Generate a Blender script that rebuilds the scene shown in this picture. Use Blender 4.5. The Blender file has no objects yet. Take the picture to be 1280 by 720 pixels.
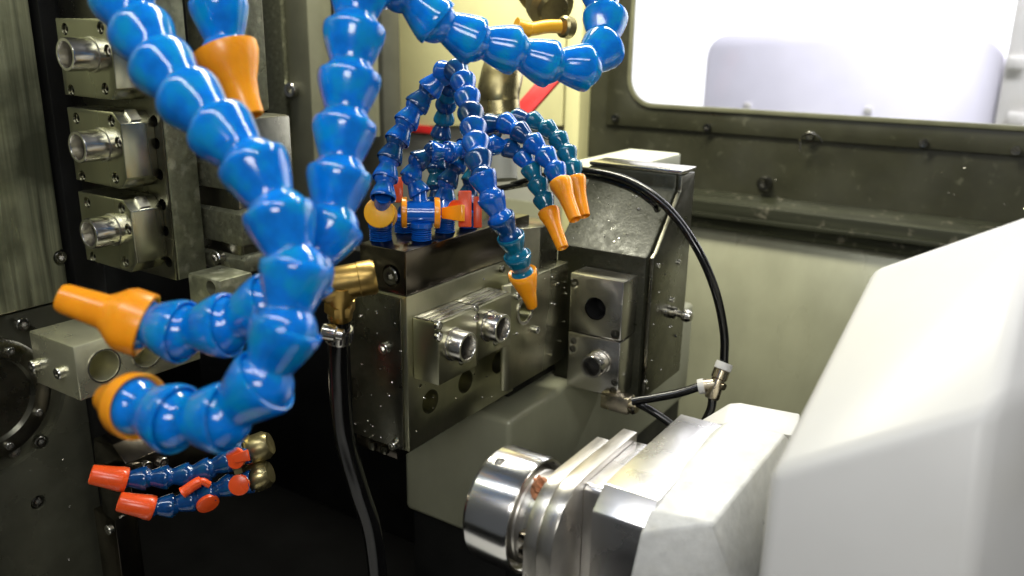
import bpy, bmesh, math, random
from mathutils import Vector, Matrix
random.seed(7)
sc = bpy.context.scene
col = sc.collection
# ------------------------------------------------------------------ camera calibration
F = 1050.0                                   # focal length in pixels of the 1280 wide photograph
d2 = Vector((-1672, 342, -1050)); d1 = Vector((720, 300, -1050))
EY = d1.normalized(); EX = -d2.normalized(); EX = (EX - EX.dot(EY) * EY).normalized(); EZ = EX.cross(EY)
M3 = Matrix((EX, EY, EZ))
CAM = Vector((0, 0, 1.5))
def ray(px, py): return M3 @ Vector(((px - 640) / F, -(py - 360) / F, -1.0))
def P(px, py, d): return CAM + d * ray(px, py)
def on(ax, v, px, py):
    r = ray(px, py); i = 'xyz'.index(ax)
    return CAM + r * ((v - CAM[i]) / r[i])
def ond(ax, v, px, py): return on(ax, v, px, py)

# ------------------------------------------------------------------ materials
def mat(name, base=(.5, .5, .5), rough=.5, metal=0.0, var=.15, nscale=40, bump=.1, stretch=(1, 1, 1), rvar=.15,
        spots=None, spotcol=(.02, .02, .02), sss=0, sssr=.004, coat=0, scratch=0, spec=.5, trans=0):
    m = bpy.data.materials.new(name); m.use_nodes = True
    nt = m.node_tree; N = nt.nodes; L = nt.links
    b = N['Principled BSDF']
    b.inputs['Metallic'].default_value = metal
    b.inputs['Roughness'].default_value = rough
    b.inputs['Specular IOR Level'].default_value = spec
    if sss:
        b.inputs['Subsurface Weight'].default_value = sss
        b.inputs['Subsurface Radius'].default_value = (.12, .6, 1.0)
        b.inputs['Subsurface Scale'].default_value = sssr
    if coat:
        b.inputs['Coat Weight'].default_value = coat; b.inputs['Coat Roughness'].default_value = .08
    if trans: b.inputs['Transmission Weight'].default_value = trans
    tc = N.new('ShaderNodeTexCoord'); mp = N.new('ShaderNodeMapping'); mp.inputs['Scale'].default_value = stretch
    L.new(tc.outputs['Object'], mp.inputs['Vector'])
    n = N.new('ShaderNodeTexNoise'); n.inputs['Scale'].default_value = nscale; n.inputs['Detail'].default_value = 8; n.inputs['Roughness'].default_value = .6
    L.new(mp.outputs['Vector'], n.inputs['Vector'])
    r = N.new('ShaderNodeValToRGB')
    r.color_ramp.elements[0].position = .3; r.color_ramp.elements[1].position = .7
    r.color_ramp.elements[0].color = tuple(max(0, c * (1 - var)) for c in base) + (1,)
    r.color_ramp.elements[1].color = tuple(min(1, c * (1 + var)) for c in base) + (1,)
    L.new(n.outputs['Fac'], r.inputs['Fac'])
    out = r.outputs['Color']
    if spots:
        v = N.new('ShaderNodeTexNoise'); v.inputs['Scale'].default_value = spots[0]; v.inputs['Detail'].default_value = 5
        L.new(tc.outputs['Object'], v.inputs['Vector'])
        rr = N.new('ShaderNodeValToRGB'); rr.color_ramp.elements[0].position = spots[1]; rr.color_ramp.elements[1].position = spots[2]
        rr.color_ramp.elements[1].color = (spots[3],) * 3 + (1,)
        L.new(v.outputs['Fac'], rr.inputs['Fac'])
        mx = N.new('ShaderNodeMix'); mx.data_type = 'RGBA'
        L.new(rr.outputs['Color'], mx.inputs[0]); L.new(out, mx.inputs[6]); mx.inputs[7].default_value = spotcol + (1,)
        out = mx.outputs[2]
    L.new(out, b.inputs['Base Color'])
    n2 = N.new('ShaderNodeTexNoise'); n2.inputs['Scale'].default_value = nscale * .45; n2.inputs['Detail'].default_value = 6
    L.new(mp.outputs['Vector'], n2.inputs['Vector'])
    mr = N.new('ShaderNodeMapRange'); mr.inputs[1].default_value = .3; mr.inputs[2].default_value = .7
    mr.inputs[3].default_value = max(.03, rough - rvar); mr.inputs[4].default_value = min(1, rough + rvar)
    L.new(n2.outputs['Fac'], mr.inputs[0]); L.new(mr.outputs[0], b.inputs['Roughness'])
    if bump:
        bp = N.new('ShaderNodeBump'); bp.inputs['Strength'].default_value = bump; bp.inputs['Distance'].default_value = .0006
        src = n.outputs['Fac']
        if scratch:
            w = N.new('ShaderNodeTexVoronoi'); w.feature = 'DISTANCE_TO_EDGE'; w.inputs['Scale'].default_value = scratch
            L.new(tc.outputs['Object'], w.inputs['Vector'])
            c = N.new('ShaderNodeMath'); c.operation = 'LESS_THAN'; c.inputs[1].default_value = .012
            L.new(w.outputs['Distance'], c.inputs[0])
            a = N.new('ShaderNodeMath'); a.operation = 'MULTIPLY_ADD'; a.inputs[1].default_value = -.8
            L.new(c.outputs[0], a.inputs[0]); L.new(n.outputs['Fac'], a.inputs[2]); src = a.outputs[0]
        L.new(src, bp.inputs['Height']); L.new(bp.outputs['Normal'], b.inputs['Normal'])
    return m
OLIVE = (.30, .295, .205)
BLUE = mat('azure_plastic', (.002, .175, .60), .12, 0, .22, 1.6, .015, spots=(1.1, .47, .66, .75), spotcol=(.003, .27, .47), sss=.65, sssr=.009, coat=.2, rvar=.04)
BLUE2 = mat('blue_plastic', (.003, .098, .46), .13, 0, .3, 1.6, .015, spots=(1.0, .5, .66, .7), spotcol=(.003, .13, .27), sss=.2, sssr=.003, coat=.3, rvar=.06)
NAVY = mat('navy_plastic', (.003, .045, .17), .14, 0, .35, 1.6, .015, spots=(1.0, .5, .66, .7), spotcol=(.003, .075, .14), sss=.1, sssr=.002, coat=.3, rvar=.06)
TEAL = mat('teal_plastic', (.003, .12, .21), .14, 0, .3, 1.6, .015, sss=.2, sssr=.003, coat=.3, rvar=.06)
ORANGE = mat('orange_plastic', (.95, .315, .010), .26, 0, .2, 35, .05, sss=.25, sssr=.004, rvar=.06)
REDOR = mat('red_orange_plastic', (.76, .085, .014), .3, 0, .1, 60, .05, sss=.15, sssr=.003, rvar=.06)
YELLOW = mat('amber_plastic', (.85, .42, .02), .35, 0, .1, 60, .05, sss=.15, sssr=.003, rvar=.06)
STEEL = mat('machined_steel', (.60, .58, .53), .24, 1, .08, 60, 0, (1, 1, 1), .05, spots=(35, .6, .8, .35), spotcol=(.3, .28, .2))
STEELD = mat('dark_oiled_steel', (.19, .185, .145), .3, 1, .2, 70, 0, rvar=.08, spots=(40, .55, .75, .6), spotcol=(.08, .075, .05))
STEELY = mat('oily_steel_reflected_olive', (.47, .46, .32), .28, 1, .12, 30, 0, (1, 1, .15), .06, spots=(30, .5, .75, .6), spotcol=(.26, .26, .16))  # olive tint puts the reflected yellow-green surroundings into the steel's colour
WORN = mat('scuffed_grey_green_iron', (.19, .195, .125), .42, .6, .35, 110, .35, rvar=.18, scratch=60, spots=(90, .55, .68, .6), spotcol=(.45, .45, .33))
BLACKST = mat('black_oxide_steel', (.12, .105, .085), .2, 1, .15, 60, 0, rvar=.06)
BLACK = mat('black_enamel', (.005, .005, .0045), .5, 0, .3, 30, .08, rvar=.15, spec=.25)
RUBBER = mat('black_rubber', (.004, .004, .004), .16, 0, .2, 60, .03, rvar=.06)
BRUSH = mat('brushed_steel_reflections', (.40, .41, .26), .34, .65, .75, 130, .12, (1, 1, .03), .14, spots=(11, .5, .64, .85), spotcol=(.07, .075, .045))  # strong streaks and dark patches paint reflections into the sheet's colour
CHROME = mat('ground_steel', (.82, .81, .79), .22, 1, .05, 60, .0, (.15, 1, 1), .03)
CHROMEB = mat('turned_steel', (.66, .63, .57), .34, 1, .1, 70, .03, (4, 1, 1), .08)
ALU = mat('pale_plated_steel', (.70, .685, .68), .30, 1, .06, 40, .0, rvar=.1, spots=(26, .52, .75, .5), spotcol=(.45, .42, .36))
BRASS = mat('brass', (.50, .33, .10), .34, 1, .2, 60, .04, rvar=.1)
BRONZE = mat('tarnished_brass', (.34, .29, .14), .32, .9, .3, 60, .2, rvar=.12)
WHITE = mat('white_enamel', (.56, .552, .53), .38, 0, .04, 8, .03, rvar=.1, spots=(10, .5, .78, .5), spotcol=(.50, .475, .41))
WHITED = mat('speckled_white_casting', (.56, .56, .535), .4, 0, .10, 130, .9, rvar=.15, spots=(70, .55, .75, .35), spotcol=(.52, .50, .42))
CREAM = mat('pale_yellow_enamel', (.74, .70, .37), .42, 0, .06, 12, .04, rvar=.1, spots=(9, .5, .8, .4), spotcol=(.58, .55, .30))
GREYP = mat('grey_enamel', (.42, .42, .36), .5, 0, .08, 12, .05, rvar=.1)
OLIVEP = mat('pale_olive_enamel', (.275, .275, .19), .34, .15, .15, 12, .06, (1, 1, .4), .12, spots=(7, .45, .75, .5), spotcol=(.17, .172, .115))
DARKP = mat('dark_olive_enamel', (.034, .034, .020), .4, .1, .2, 25, .1, rvar=.15, spots=(60, .62, .75, .35), spotcol=(.16, .16, .11))
STRIP = mat('oiled_seal_strip', (.035, .037, .023), .35, .4, .4, 90, .3, (.06, 1, 1), .15, spots=(70, .6, .72, .6), spotcol=(.22, .2, .15))
RIB = mat('ribbed_grey_iron', (.15, .152, .10), .38, .6, .35, 200, .5, rvar=.12, spots=(150, .58, .66, .5), spotcol=(.36, .36, .25))
RED = mat('red_enamel', (.55, .02, .02), .4, 0, .15, 40, .05)
IRON = mat('rough_casting', (.026, .027, .016), .42, .25, .25, 320, .4, rvar=.15, spots=(420, .66, .72, .5), spotcol=(.26, .26, .17))
DARKHOLE = mat('hole_shade_black', (.006, .006, .006), .6, 0, .1, 30, 0)  # near-black that stands in for the shade inside bores and slots
CABW = mat('lavender_white_enamel', (.70, .69, .79), .5, 0, .03, 5, 0)
COPPER = mat('rusty_swarf', (.45, .2, .1), .5, .5, .4, 200, .5)
def turned(m, aniso=.75):
    nt = m.node_tree; b = nt.nodes['Principled BSDF']; b.inputs['Anisotropic'].default_value = aniso; b.inputs['Anisotropic Rotation'].default_value = .25
    t = nt.nodes.new('ShaderNodeTangent'); t.direction_type = 'RADIAL'; t.axis = 'X'
    nt.links.new(t.outputs[0], b.inputs['Tangent'])
CHROME_R = .2
turned(CHROME, .88); turned(CHROMEB, .5)
def glass():
    m = bpy.data.materials.new('window_polycarbonate'); m.use_nodes = True
    nt = m.node_tree; N = nt.nodes; N.clear()
    o = N.new('ShaderNodeOutputMaterial'); t = N.new('ShaderNodeBsdfTransparent'); g = N.new('ShaderNodeBsdfGlossy'); x = N.new('ShaderNodeMixShader')
    t.inputs[0].default_value = (.96, .96, .97, 1); g.inputs['Roughness'].default_value = .12
    n = N.new('ShaderNodeTexNoise'); n.inputs['Scale'].default_value = 25; tc = N.new('ShaderNodeTexCoord'); nt.links.new(tc.outputs['Object'], n.inputs['Vector'])
    mr = N.new('ShaderNodeMapRange'); mr.inputs[3].default_value = .02; mr.inputs[4].default_value = .08; nt.links.new(n.outputs['Fac'], mr.inputs[0])
    nt.links.new(mr.outputs[0], x.inputs[0]); nt.links.new(t.outputs[0], x.inputs[1]); nt.links.new(g.outputs[0], x.inputs[2]); nt.links.new(x.outputs[0], o.inputs[0])
    return m
GLASS = glass()

# ------------------------------------------------------------------ mesh helpers
def finish(bm, bevel=0, segs=2, angle=30, smooth=True):
    bmesh.ops.recalc_face_normals(bm, faces=bm.faces)
    if bevel:
        es = [e for e in bm.edges if len(e.link_faces) == 2 and e.calc_face_angle(0) > math.radians(25)]
        bmesh.ops.bevel(bm, geom=es, offset=bevel, offset_type='OFFSET', segments=segs, profile=.5, affect='EDGES', clamp_overlap=True)
    if smooth:
        for f in bm.faces: f.smooth = True
        for e in bm.edges:
            if len(e.link_faces) == 2 and e.calc_face_angle(0) > math.radians(angle): e.smooth = False
    return bm
def link(name, bm, m, parent=None):
    me = bpy.data.meshes.new(name); bm.to_mesh(me); bm.free(); me.materials.append(m)
    o = bpy.data.objects.new(name, me); col.objects.link(o)
    if parent: o.parent = parent
    return o
def b_box(x0, x1, y0, y1, z0, z1, bm=None):
    bm = bm or bmesh.new()
    r = bmesh.ops.create_cube(bm, size=1)
    for v in r['verts']:
        v.co = Vector(((x0 + x1) / 2 + v.co.x * (x1 - x0), (y0 + y1) / 2 + v.co.y * (y1 - y0), (z0 + z1) / 2 + v.co.z * (z1 - z0)))
    return bm
def box(name, x0, x1, y0, y1, z0, z1, m, parent=None, bevel=.0012, segs=2):
    return link(name, finish(b_box(x0, x1, y0, y1, z0, z1), bevel, segs), m, parent)
def b_prism(pts, vec, bm=None):
    bm = bm or bmesh.new()
    a = [bm.verts.new(p) for p in pts]; b = [bm.verts.new(Vector(p) + Vector(vec)) for p in pts]
    n = len(pts); bm.faces.new(a); bm.faces.new(b[::-1])
    for i in range(n): bm.faces.new((a[i], b[i], b[(i + 1) % n], a[(i + 1) % n]))
    return bm
def prism(name, pts, vec, m, parent=None, bevel=.001, segs=2, angle=30):
    return link(name, finish(b_prism(pts, vec), bevel, segs, angle), m, parent)
def hull(name, pts, m, parent=None, bevel=.002, segs=3):
    bm = bmesh.new()
    for p in pts: bm.verts.new(p)
    r = bmesh.ops.convex_hull(bm, input=bm.verts)
    bmesh.ops.delete(bm, geom=[v for v in bm.verts if not v.link_faces], context='VERTS')
    bmesh.ops.dissolve_limit(bm, angle_limit=math.radians(4), verts=bm.verts, edges=bm.edges)
    return link(name, finish(bm, bevel, segs), m, parent)
def frame(axis, up=None):
    z = Vector(axis).normalized(); u = Vector(up or (0, 0, 1))
    if abs(z.dot(u)) > .95: u = Vector((1, 0, 0))
    x = u.cross(z).normalized(); y = z.cross(x)
    return Matrix((x, y, z)).transposed()
def b_lathe(prof, org=(0, 0, 0), axis=(0, 0, 1), n=32, bm=None, caps=True):
    """prof: (r, t) along axis"""
    bm = bm or bmesh.new(); R = frame(axis); org = Vector(org); rings = []
    for r, t in prof:
        if r < 1e-6: rings.append([bm.verts.new(org + R @ Vector((0, 0, t)))])
        else: rings.append([bm.verts.new(org + R @ Vector((r * math.cos(2 * math.pi * k / n), r * math.sin(2 * math.pi * k / n), t))) for k in range(n)])
    for a, b in zip(rings, rings[1:]):
        for k in range(n):
            k2 = (k + 1) % n
            if len(a) == 1 and len(b) == 1: continue
            if len(a) == 1: bm.faces.new((a[0], b[k2], b[k]))
            elif len(b) == 1: bm.faces.new((a[k], a[k2], b[0]))
            else: bm.faces.new((a[k], a[k2], b[k2], b[k]))
    if caps:
        if len(rings[0]) > 1: bm.faces.new(rings[0][::-1])
        if len(rings[-1]) > 1: bm.faces.new(rings[-1])
    return bm
def lathe(name, prof, org, axis, m, parent=None, n=32, angle=35, caps=True):
    bm = b_lathe(prof, org, axis, n, caps=caps)
    return link(name, finish(bm, 0, angle=angle), m, parent)
def catmull(pts, n=12):
    pts = [Vector(p) for p in pts]; q = [2 * pts[0] - pts[1]] + pts + [2 * pts[-1] - pts[-2]]; out = []
    for i in range(1, len(q) - 2):
        a, b, c, d = q[i - 1:i + 3]
        for k in range(n):
            t = k / n
            out.append(.5 * ((2 * b) + (c - a) * t + (2 * a - 5 * b + 4 * c - d) * t * t + (3 * b - a - 3 * c + d) * t ** 3))
    out.append(pts[-1]); return out
def resample(pl, step):
    out = [pl[0].copy()]; acc = 0
    for a, b in zip(pl, pl[1:]):
        L = (b - a).length; pos = 0
        while acc + (L - pos) >= step:
            pos += step - acc; acc = 0; out.append(a.lerp(b, pos / L))
        acc += L - pos
    return out
def b_tube(pts, r, n=14, smooth_n=12, bm=None, curve=True):
    pl = catmull(pts, smooth_n) if curve else [Vector(p) for p in pts]
    bm = bm or bmesh.new(); rings = []; up = Vector((0, 0, 1))
    for i, p in enumerate(pl):
        t = (pl[min(i + 1, len(pl) - 1)] - pl[max(i - 1, 0)]).normalized()
        x = (up - up.dot(t) * t)
        x = x.normalized() if x.length > 1e-4 else Vector((1, 0, 0)); up = x; y = t.cross(x)
        rr = r[i * (len(r) - 1) // max(1, len(pl) - 1)] if isinstance(r, (list, tuple)) else r
        rings.append([bm.verts.new(p + rr * (math.cos(2 * math.pi * k / n) * x + math.sin(2 * math.pi * k / n) * y)) for k in range(n)])
    for a, b in zip(rings, rings[1:]):
        for k in range(n): bm.faces.new((a[k], a[(k + 1) % n], b[(k + 1) % n], b[k]))
    bm.faces.new(rings[0][::-1]); bm.faces.new(rings[-1])
    return bm
def tube(name, pts, r, m, parent=None, n=14, curve=True):
    return link(name, finish(b_tube(pts, r, n, curve=curve), 0, angle=50), m, parent)
def cut(o, cutters):
    """cut pockets (bmeshes) out of a mesh object"""
    cb = bmesh.new()
    for c in cutters:
        me = bpy.data.meshes.new('t'); bmesh.ops.recalc_face_normals(c, faces=c.faces); c.to_mesh(me); c.free(); cb.from_mesh(me); bpy.data.meshes.remove(me)
    me = bpy.data.meshes.new('t'); cb.to_mesh(me); cb.free()
    co = bpy.data.objects.new('t', me); col.objects.link(co)
    md = o.modifiers.new('cut', 'BOOLEAN'); md.operation = 'DIFFERENCE'; md.object = co; md.solver = 'EXACT'; md.use_self = True
    dg = bpy.context.evaluated_depsgraph_get(); dg.update()
    nm = bpy.data.meshes.new_from_object(o.evaluated_get(dg))
    o.modifiers.clear(); old = o.data; o.data = nm; nm.name = old.name
    bpy.data.objects.remove(co); bpy.data.meshes.remove(me)
    bm = bmesh.new(); bm.from_mesh(nm)
    for f in bm.faces: f.smooth = True
    for e in bm.edges: e.smooth = not (len(e.link_faces) == 2 and e.calc_face_angle(0) > math.radians(35))
    bm.to_mesh(nm); bm.free()
def hole(c, axis, r, depth, n=28):
    a = Vector(axis).normalized()
    return b_lathe([(r, -.004), (r, depth)], Vector(c), -a, n)
# ------------------------------------------------------------------ things
def thing(name, label, cat, group=None, kind=None):
    o = bpy.data.objects.new(name, None); o.empty_display_size = .02; col.objects.link(o)
    tag(o, label, cat, group, kind); return o
def tag(o, label, cat, group=None, kind=None):
    o['label'] = label; o['category'] = cat
    if group: o['group'] = group
    if kind: o['kind'] = kind
    return o
SCREW = {}
def screw(c, axis, r, m, parent, name='screw'):
    """socket cap screw with a hex recess, seat at c, head towards axis"""
    key = 'screw'
    if key not in SCREW:
        bm = b_lathe([(1, 0), (1, .85), (.9, 1.0), (.58, 1.0)], n=24, caps=False)
        top = [v for v in bm.verts if abs(v.co.z - 1) < 1e-5 and v.co.xy.length < .6]
        R6 = []
        for k in range(24):
            a = 2 * math.pi * k / 24; h = .5 * math.cos(math.pi / 6) / math.cos((a % (math.pi / 3)) - math.pi / 6)
            R6.append((h * math.cos(a), h * math.sin(a)))
        top.sort(key=lambda v: math.atan2(v.co.y, v.co.x) % (2 * math.pi))
        u = [bm.verts.new((x, y, .98)) for x, y in R6]; lo = [bm.verts.new((x, y, .4)) for x, y in R6]
        for k in range(24):
            j = (k + 1) % 24
            bm.faces.new((top[k], top[j], u[j], u[k])); bm.faces.new((u[k], u[j], lo[j], lo[k]))
        bm.faces.new(lo)
        finish(bm, 0); me = bpy.data.meshes.new('screw'); bm.to_mesh(me); bm.free(); SCREW[key] = me
    k2 = ('screw', m.name)
    if k2 not in SCREW:
        me = SCREW[key].copy(); me.materials.append(m); SCREW[k2] = me
    o = bpy.data.objects.new(name, SCREW[k2]); col.objects.link(o); o.parent = parent
    o.matrix_basis = Matrix.Translation(Vector(c)) @ frame(axis).to_4x4() @ Matrix.Diagonal((r, r, r, 1))
    return o
SOFT = mat('screw_steel', (.55, .54, .5), .2, 1, .2, 200, 0)
DSCREW = mat('black_screw_steel', (.20, .195, .17), .22, 1, .2, 200, 0)
def pipe_nozzle(name, base, axis, L, r, m, parent, n=32):
    """short turned pipe with a bore: threaded root, open mouth"""
    o = lathe(name, [(r * 1.1, 0), (r * 1.1, L * .08), (r * 1.0, L * .10), (r, L * .95), (r * .96, L), (r * .80, L), (r * .77, L * .96), (r * .77, L * .05)], base, axis, m, parent, n, caps=False)
    lathe('bore', [(r * .765, L * .06), (0, L * .06)], base, axis, DARKHOLE, o, n, caps=False)  # black disc paints the shade deep in the bore
    return o

# ================================================================== SETTING
def struct(name, o): o.name = name; o['kind'] = 'structure'; return o
struct('machine_bed', box('machine_bed', -1.6, 1.2, -.6, 2.0, .80, .86, mat('black_bed_paint', (.002, .002, .002), .8, 0, .3, 20, 0, spec=.05), None, .003))  # bed paint: even near-black with almost no gloss
struct('workshop_floor', box('workshop_floor', -6, 6, -3, 9, -.02, 0, GREYP, None, 0))

struct('nose_reflector', box('nose_reflector', -.75, .3, -.05, .22, .861, .872, WHITE, None, .003))  # unseen white tray, added only to reflect brightly in the spindle nose
# ---- window wall of the enclosure
YW = 1.25
w = thing('enclosure_wall', 'dark olive enclosure wall holding the bright window', 'machine wall')
def ring(outer, inner, y, t):
    bm = bmesh.new()
    def loop(pts):
        vs = [bm.verts.new(p) for p in pts]
        return vs, [bm.edges.new((vs[i], vs[(i + 1) % len(vs)])) for i in range(len(vs))]
    vo, eo = loop(outer); vi, ei = loop(inner)
    bmesh.ops.triangle_fill(bm, edges=eo + ei, use_beauty=True)
    r = bmesh.ops.extrude_face_region(bm, geom=bm.faces[:])
    for v in [g for g in r['geom'] if isinstance(g, bmesh.types.BMVert)]: v.co.y += t
    return bm
def rrect(x0, x1, z0, z1, r, y, n=8):
    out = []
    for cx, cz, a0 in ((x1 - r, z1 - r, 0), (x0 + r, z1 - r, 90), (x0 + r, z0 + r, 180), (x1 - r, z0 + r, 270)):
        for k in range(n + 1):
            a = math.radians(a0 + 90 * k / n); out.append((cx + r * math.cos(a), y, cz + r * math.sin(a)))
    return out
wl = on('y', YW, 789, 60).x; wb = on('y', YW, 1000, 146).z; wr = .75; wt = wb + .5
panl = on('y', YW, 735, 120).x; seam = on('y', YW, 900, 166).z; fl = on('y', YW, 762, 90).x
wallb = on('y', YW, 980, 263).z
link('wall_sheet', finish(ring([(panl, YW, wallb), (1.2, YW, wallb), (1.2, YW, 2.3), (panl, YW, 2.3)], rrect(wl - .01, wr + .01, wb - .01, wt + .01, .05, YW), YW, .02), 0), DARKP, w)
fr = link('window_frame', finish(ring([(fl, YW - .005, seam), (wr + .1, YW - .005, seam), (wr + .1, YW - .005, wt + .1), (fl, YW - .005, wt + .1)], rrect(wl, wr, wb, wt, .045, YW - .005), YW - .005, .004), .0008), DARKP, w)
link('seal_lip', finish(ring(rrect(wl + .0, wr, wb, wt, .045, YW - .009), rrect(wl + .007, wr - .007, wb + .007, wt - .007, .04, YW - .009), YW - .009, .0035), .001), mat('olive_seal', (.13, .13, .08), .4, 0, .15, 30, .05), w)
o = box('window_pane', wl - .005, wr + .005, YW + .004, YW + .009, wb - .005, wt + .005, GLASS, w, 0)
for px, py in ((770, 147), (885, 159), (1013, 170), (1155, 179), (1270, 188)):
    screw(on('y', YW - .005, px, py), (0, -1, 0), .006, DSCREW, fr)
screw(on('y', YW, 957, 229), (0, -1, 0), .011, DSCREW, w, 'cap_screw')
# flange strip below the wall and chip slide
st = thing('seal_strip', 'oily black seal strip along the foot of the dark wall', 'seal strip')
za = on('y', YW - .03, 980, 262).z; zb = on('y', YW - .03, 980, 299).z
prism('strip_body', [(panl + .03, YW - .03, za - .002), (panl + .03, YW - .001, za + .012), (panl + .03, YW - .001, zb), (panl + .03, YW - .03, zb)], (1.6, 0, 0), STRIP, st, .002)
box('wiper_lip', panl + .03, panl + 1.63, YW - .036, YW - .0305, (za + zb) / 2 - .004, (za + zb) / 2 + .003, STRIP, st, .001)
sk = tag(link('chip_slide', finish(b_prism([(-1.0, YW - .012, zb - .001), (-1.0, YW + .012, zb - .001), (-1.0, YW - .10, .86), (-1.0, YW - .125, .86)], (2.0, 0, 0)), .001), OLIVEP),
         'pale olive sloping sheet below the seal strip', 'sheet panel')
# curl of swarf on the frame screw
c0 = on('y', YW - .016, 1013, 170)
tag(tube('swarf_curl', [c0 + Vector((-.012, 0, -.022)), c0 + Vector((-.012, -.003, -.004)), c0 + Vector((0, -.006, .006)), c0 + Vector((.012, -.003, 0)), c0 + Vector((.017, 0, -.007))], .0011, STEEL, None, 6),
    'thin curl of metal swarf hanging on a window frame screw', 'swarf')
# ---- beyond the window
tag(box('workshop_wall', -6, 6, 6.0, 6.1, 0, 4, mat('white_wall_paint', (.82, .82, .82), .8, 0, .02, 3, 0), None, 0), 'bright white workshop wall seen through the window', 'wall')
cab = thing('neighbouring_machine', 'lavender white machine cabinet blurred beyond the window', 'machine')
yc = 3.4
a = on('y', yc, 885, 40); b = on('y', yc, 1262, 36)
link('cabinet', finish(b_prism(rrect(a.x, b.x, .0, a.z, .10, yc), (0, .9, 0)), .01), CABW, cab)
for px, py in ((1085, 138), (934, 132)):
    p = on('y', yc - .01, px, py); box('latch', p.x - .014, p.x + .014, yc - .012, yc - .002, p.z - .012, p.z + .012, WHITE, cab, .003)
cp = thing('cabinet_post', 'white post at the right edge of the view through the window', 'post')
box('post_body', on('y', yc, 1266, 40).x, on('y', yc, 1266, 40).x + .3, yc - .1, yc + .1, 0, 2.6, WHITE, cp, .01)
for py in (78, 148):
    p = on('y', yc - .1, 1268, py); box('hinge', p.x - .02, p.x + .03, yc - .12, yc - .102, p.z - .02, p.z + .02, WHITE, cp, .003)

# ---- back panels left of the window
YB = 1.22
bk = thing('machine_backing', 'pale yellow machine panel with a red stripe behind the blue hoses', 'machine panel')
x0 = on('y', YB, 474, 60).x; x1 = on('y', YB, 706, 60).x; zt = 2.2
prism('panel_sheet', [(x0, YB, on('y', YB, 480, 158).z), (x1, YB, on('y', YB, 700, 148).z - .012), (x1, YB, zt), (x0, YB, zt)], (0, .012, 0), CREAM, bk, .002)
box('red_stripe', x0 + .012, x0 + .125, YB - .004, YB - .0005, on('y', YB, 510, 164).z, on('y', YB, 510, 155).z, RED, bk, .0005)
screw(on('y', YB, 484, 151), (0, -1, 0), .009, SOFT, bk)
lp = thing('lower_rear_panel', 'grey rear sheet under the pale yellow panel', 'machine panel')
box('panel_sheet', x0, x1 + .03, YB + .02, YB + .03, .86, zt, GREYP, lp, .001)
po = thing('rear_post', 'pale yellow upright post between rear panel and window', 'post')
box('post_body', x1 + .006, on('y', YB, 729, 60).x, YB - .005, YB + .06, .86, 2.2, CREAM, po, .003)
box('gap_backing', on('y', YB, 727, 60).x, panl + .01, YB + .061, YB + .07, .86, 2.2, BLACK, po, 0)
bm = thing('red_bar', 'red enamelled bar slanting down behind the hoses', 'bar')
p0 = P(640, 152, 1.05); p1 = P(712, 70, 1.05)
dv = (p1 - p0); nx = Vector((0, 1, 0)).cross(dv).normalized() * .0115
prism('bar_body', [p0 - nx, p0 + nx, p1 + nx, p1 - nx], (0, .008, 0), RED, bm, .0015)
# ---- left rear column
cl = thing('guide_column', 'grey green column with a textured edge left of the tall blue hose', 'column')
YC = .80
ca = on('y', YC, 331, 100).x; cb2 = on('y', YC, 356, 100).x; cc = on('y', YC, 384, 100).x
box('front_strip', ca, cb2, YC, YC + .06, .86, 2.1, RIB, cl, .0015)
box('side_web', cb2 + .0005, cc, YC + .006, YC + .05, .86, 2.1, GREYP if False else mat('olive_grey_enamel', (.16, .16, .11), .45, .2, .1, 30, .05), cl, .0015)
screw(on('y', YC + .006, 368, 112), (0, -1, 0), .010, SOFT, cl)
sp = tag(box('column_trim', cc + .002, on('y', YC, 402, 100).x, YC + .05, YC + .11, on('y', YC + .05, 388, 170).z, 2.1, OLIVEP, None, .002), 'pale olive trim strip beside the grey green column', 'trim strip')
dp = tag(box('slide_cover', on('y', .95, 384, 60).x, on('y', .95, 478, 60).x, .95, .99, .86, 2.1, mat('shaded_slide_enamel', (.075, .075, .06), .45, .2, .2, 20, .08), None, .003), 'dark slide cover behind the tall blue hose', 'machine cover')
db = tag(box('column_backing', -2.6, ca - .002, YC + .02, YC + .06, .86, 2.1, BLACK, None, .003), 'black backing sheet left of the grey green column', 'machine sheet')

# ================================================================== LEFT WALL
XL = -.665
wc = thing('way_cover', 'brushed steel way cover with painted reflection streaks at the left edge', 'way cover')
ye = on('x', XL, 64, 200).y
zc = on('x', XL, 40, 385).z
cs_ = box('cover_sheet', XL - .02, XL, -.3, ye, zc, 2.1, BRUSH, wc, .002)
box('edge_strip', XL - .03, XL + .004, ye + .004, ye + .03, .86, 2.1, BLACK, wc, .001)
for px, py in ((77, 322), (30, 406)):
    q_ = on('x', XL, px, py); cut(cs_, [hole(q_, (1, 0, 0), .0068, .006)]); screw(q_ - Vector((.0055, 0, 0)), (1, 0, 0), .0052, SOFT, wc)
hp = thing('headstock_plate', 'dark oily headstock plate in the lower left corner', 'headstock')
yh = on('x', XL, 120, 560).y
XH = XL - .004
pl = box('plate_body', XH - .03, XH, -.3, yh, .86, zc - .002, mat('oily_dark_plate', (.105, .105, .075), .33, .6, .25, 25, .06, rvar=.12), hp, .002)
cH = on('x', XH, -22, 500)
cut(pl, [b_lathe([(.066, -.01), (.066, .005)], cH, (-1, 0, 0), 64)])
lathe('bearing_ring', [(.05, 0), (.05, .012), (.047, .014), (.036, .014), (.034, .010), (0, .010)], cH + Vector((-.006, 0, 0)), (1, 0, 0), STEELD, hp, 64)
for px, py in ((52, 553), (48, 628), (20, 566)):
    q_ = on('x', XH, px, py); cut(pl, [hole(q_, (1, 0, 0), .0062, .006)]); screw(q_ - Vector((.0055, 0, 0)), (1, 0, 0), .0046, SOFT, hp)
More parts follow.
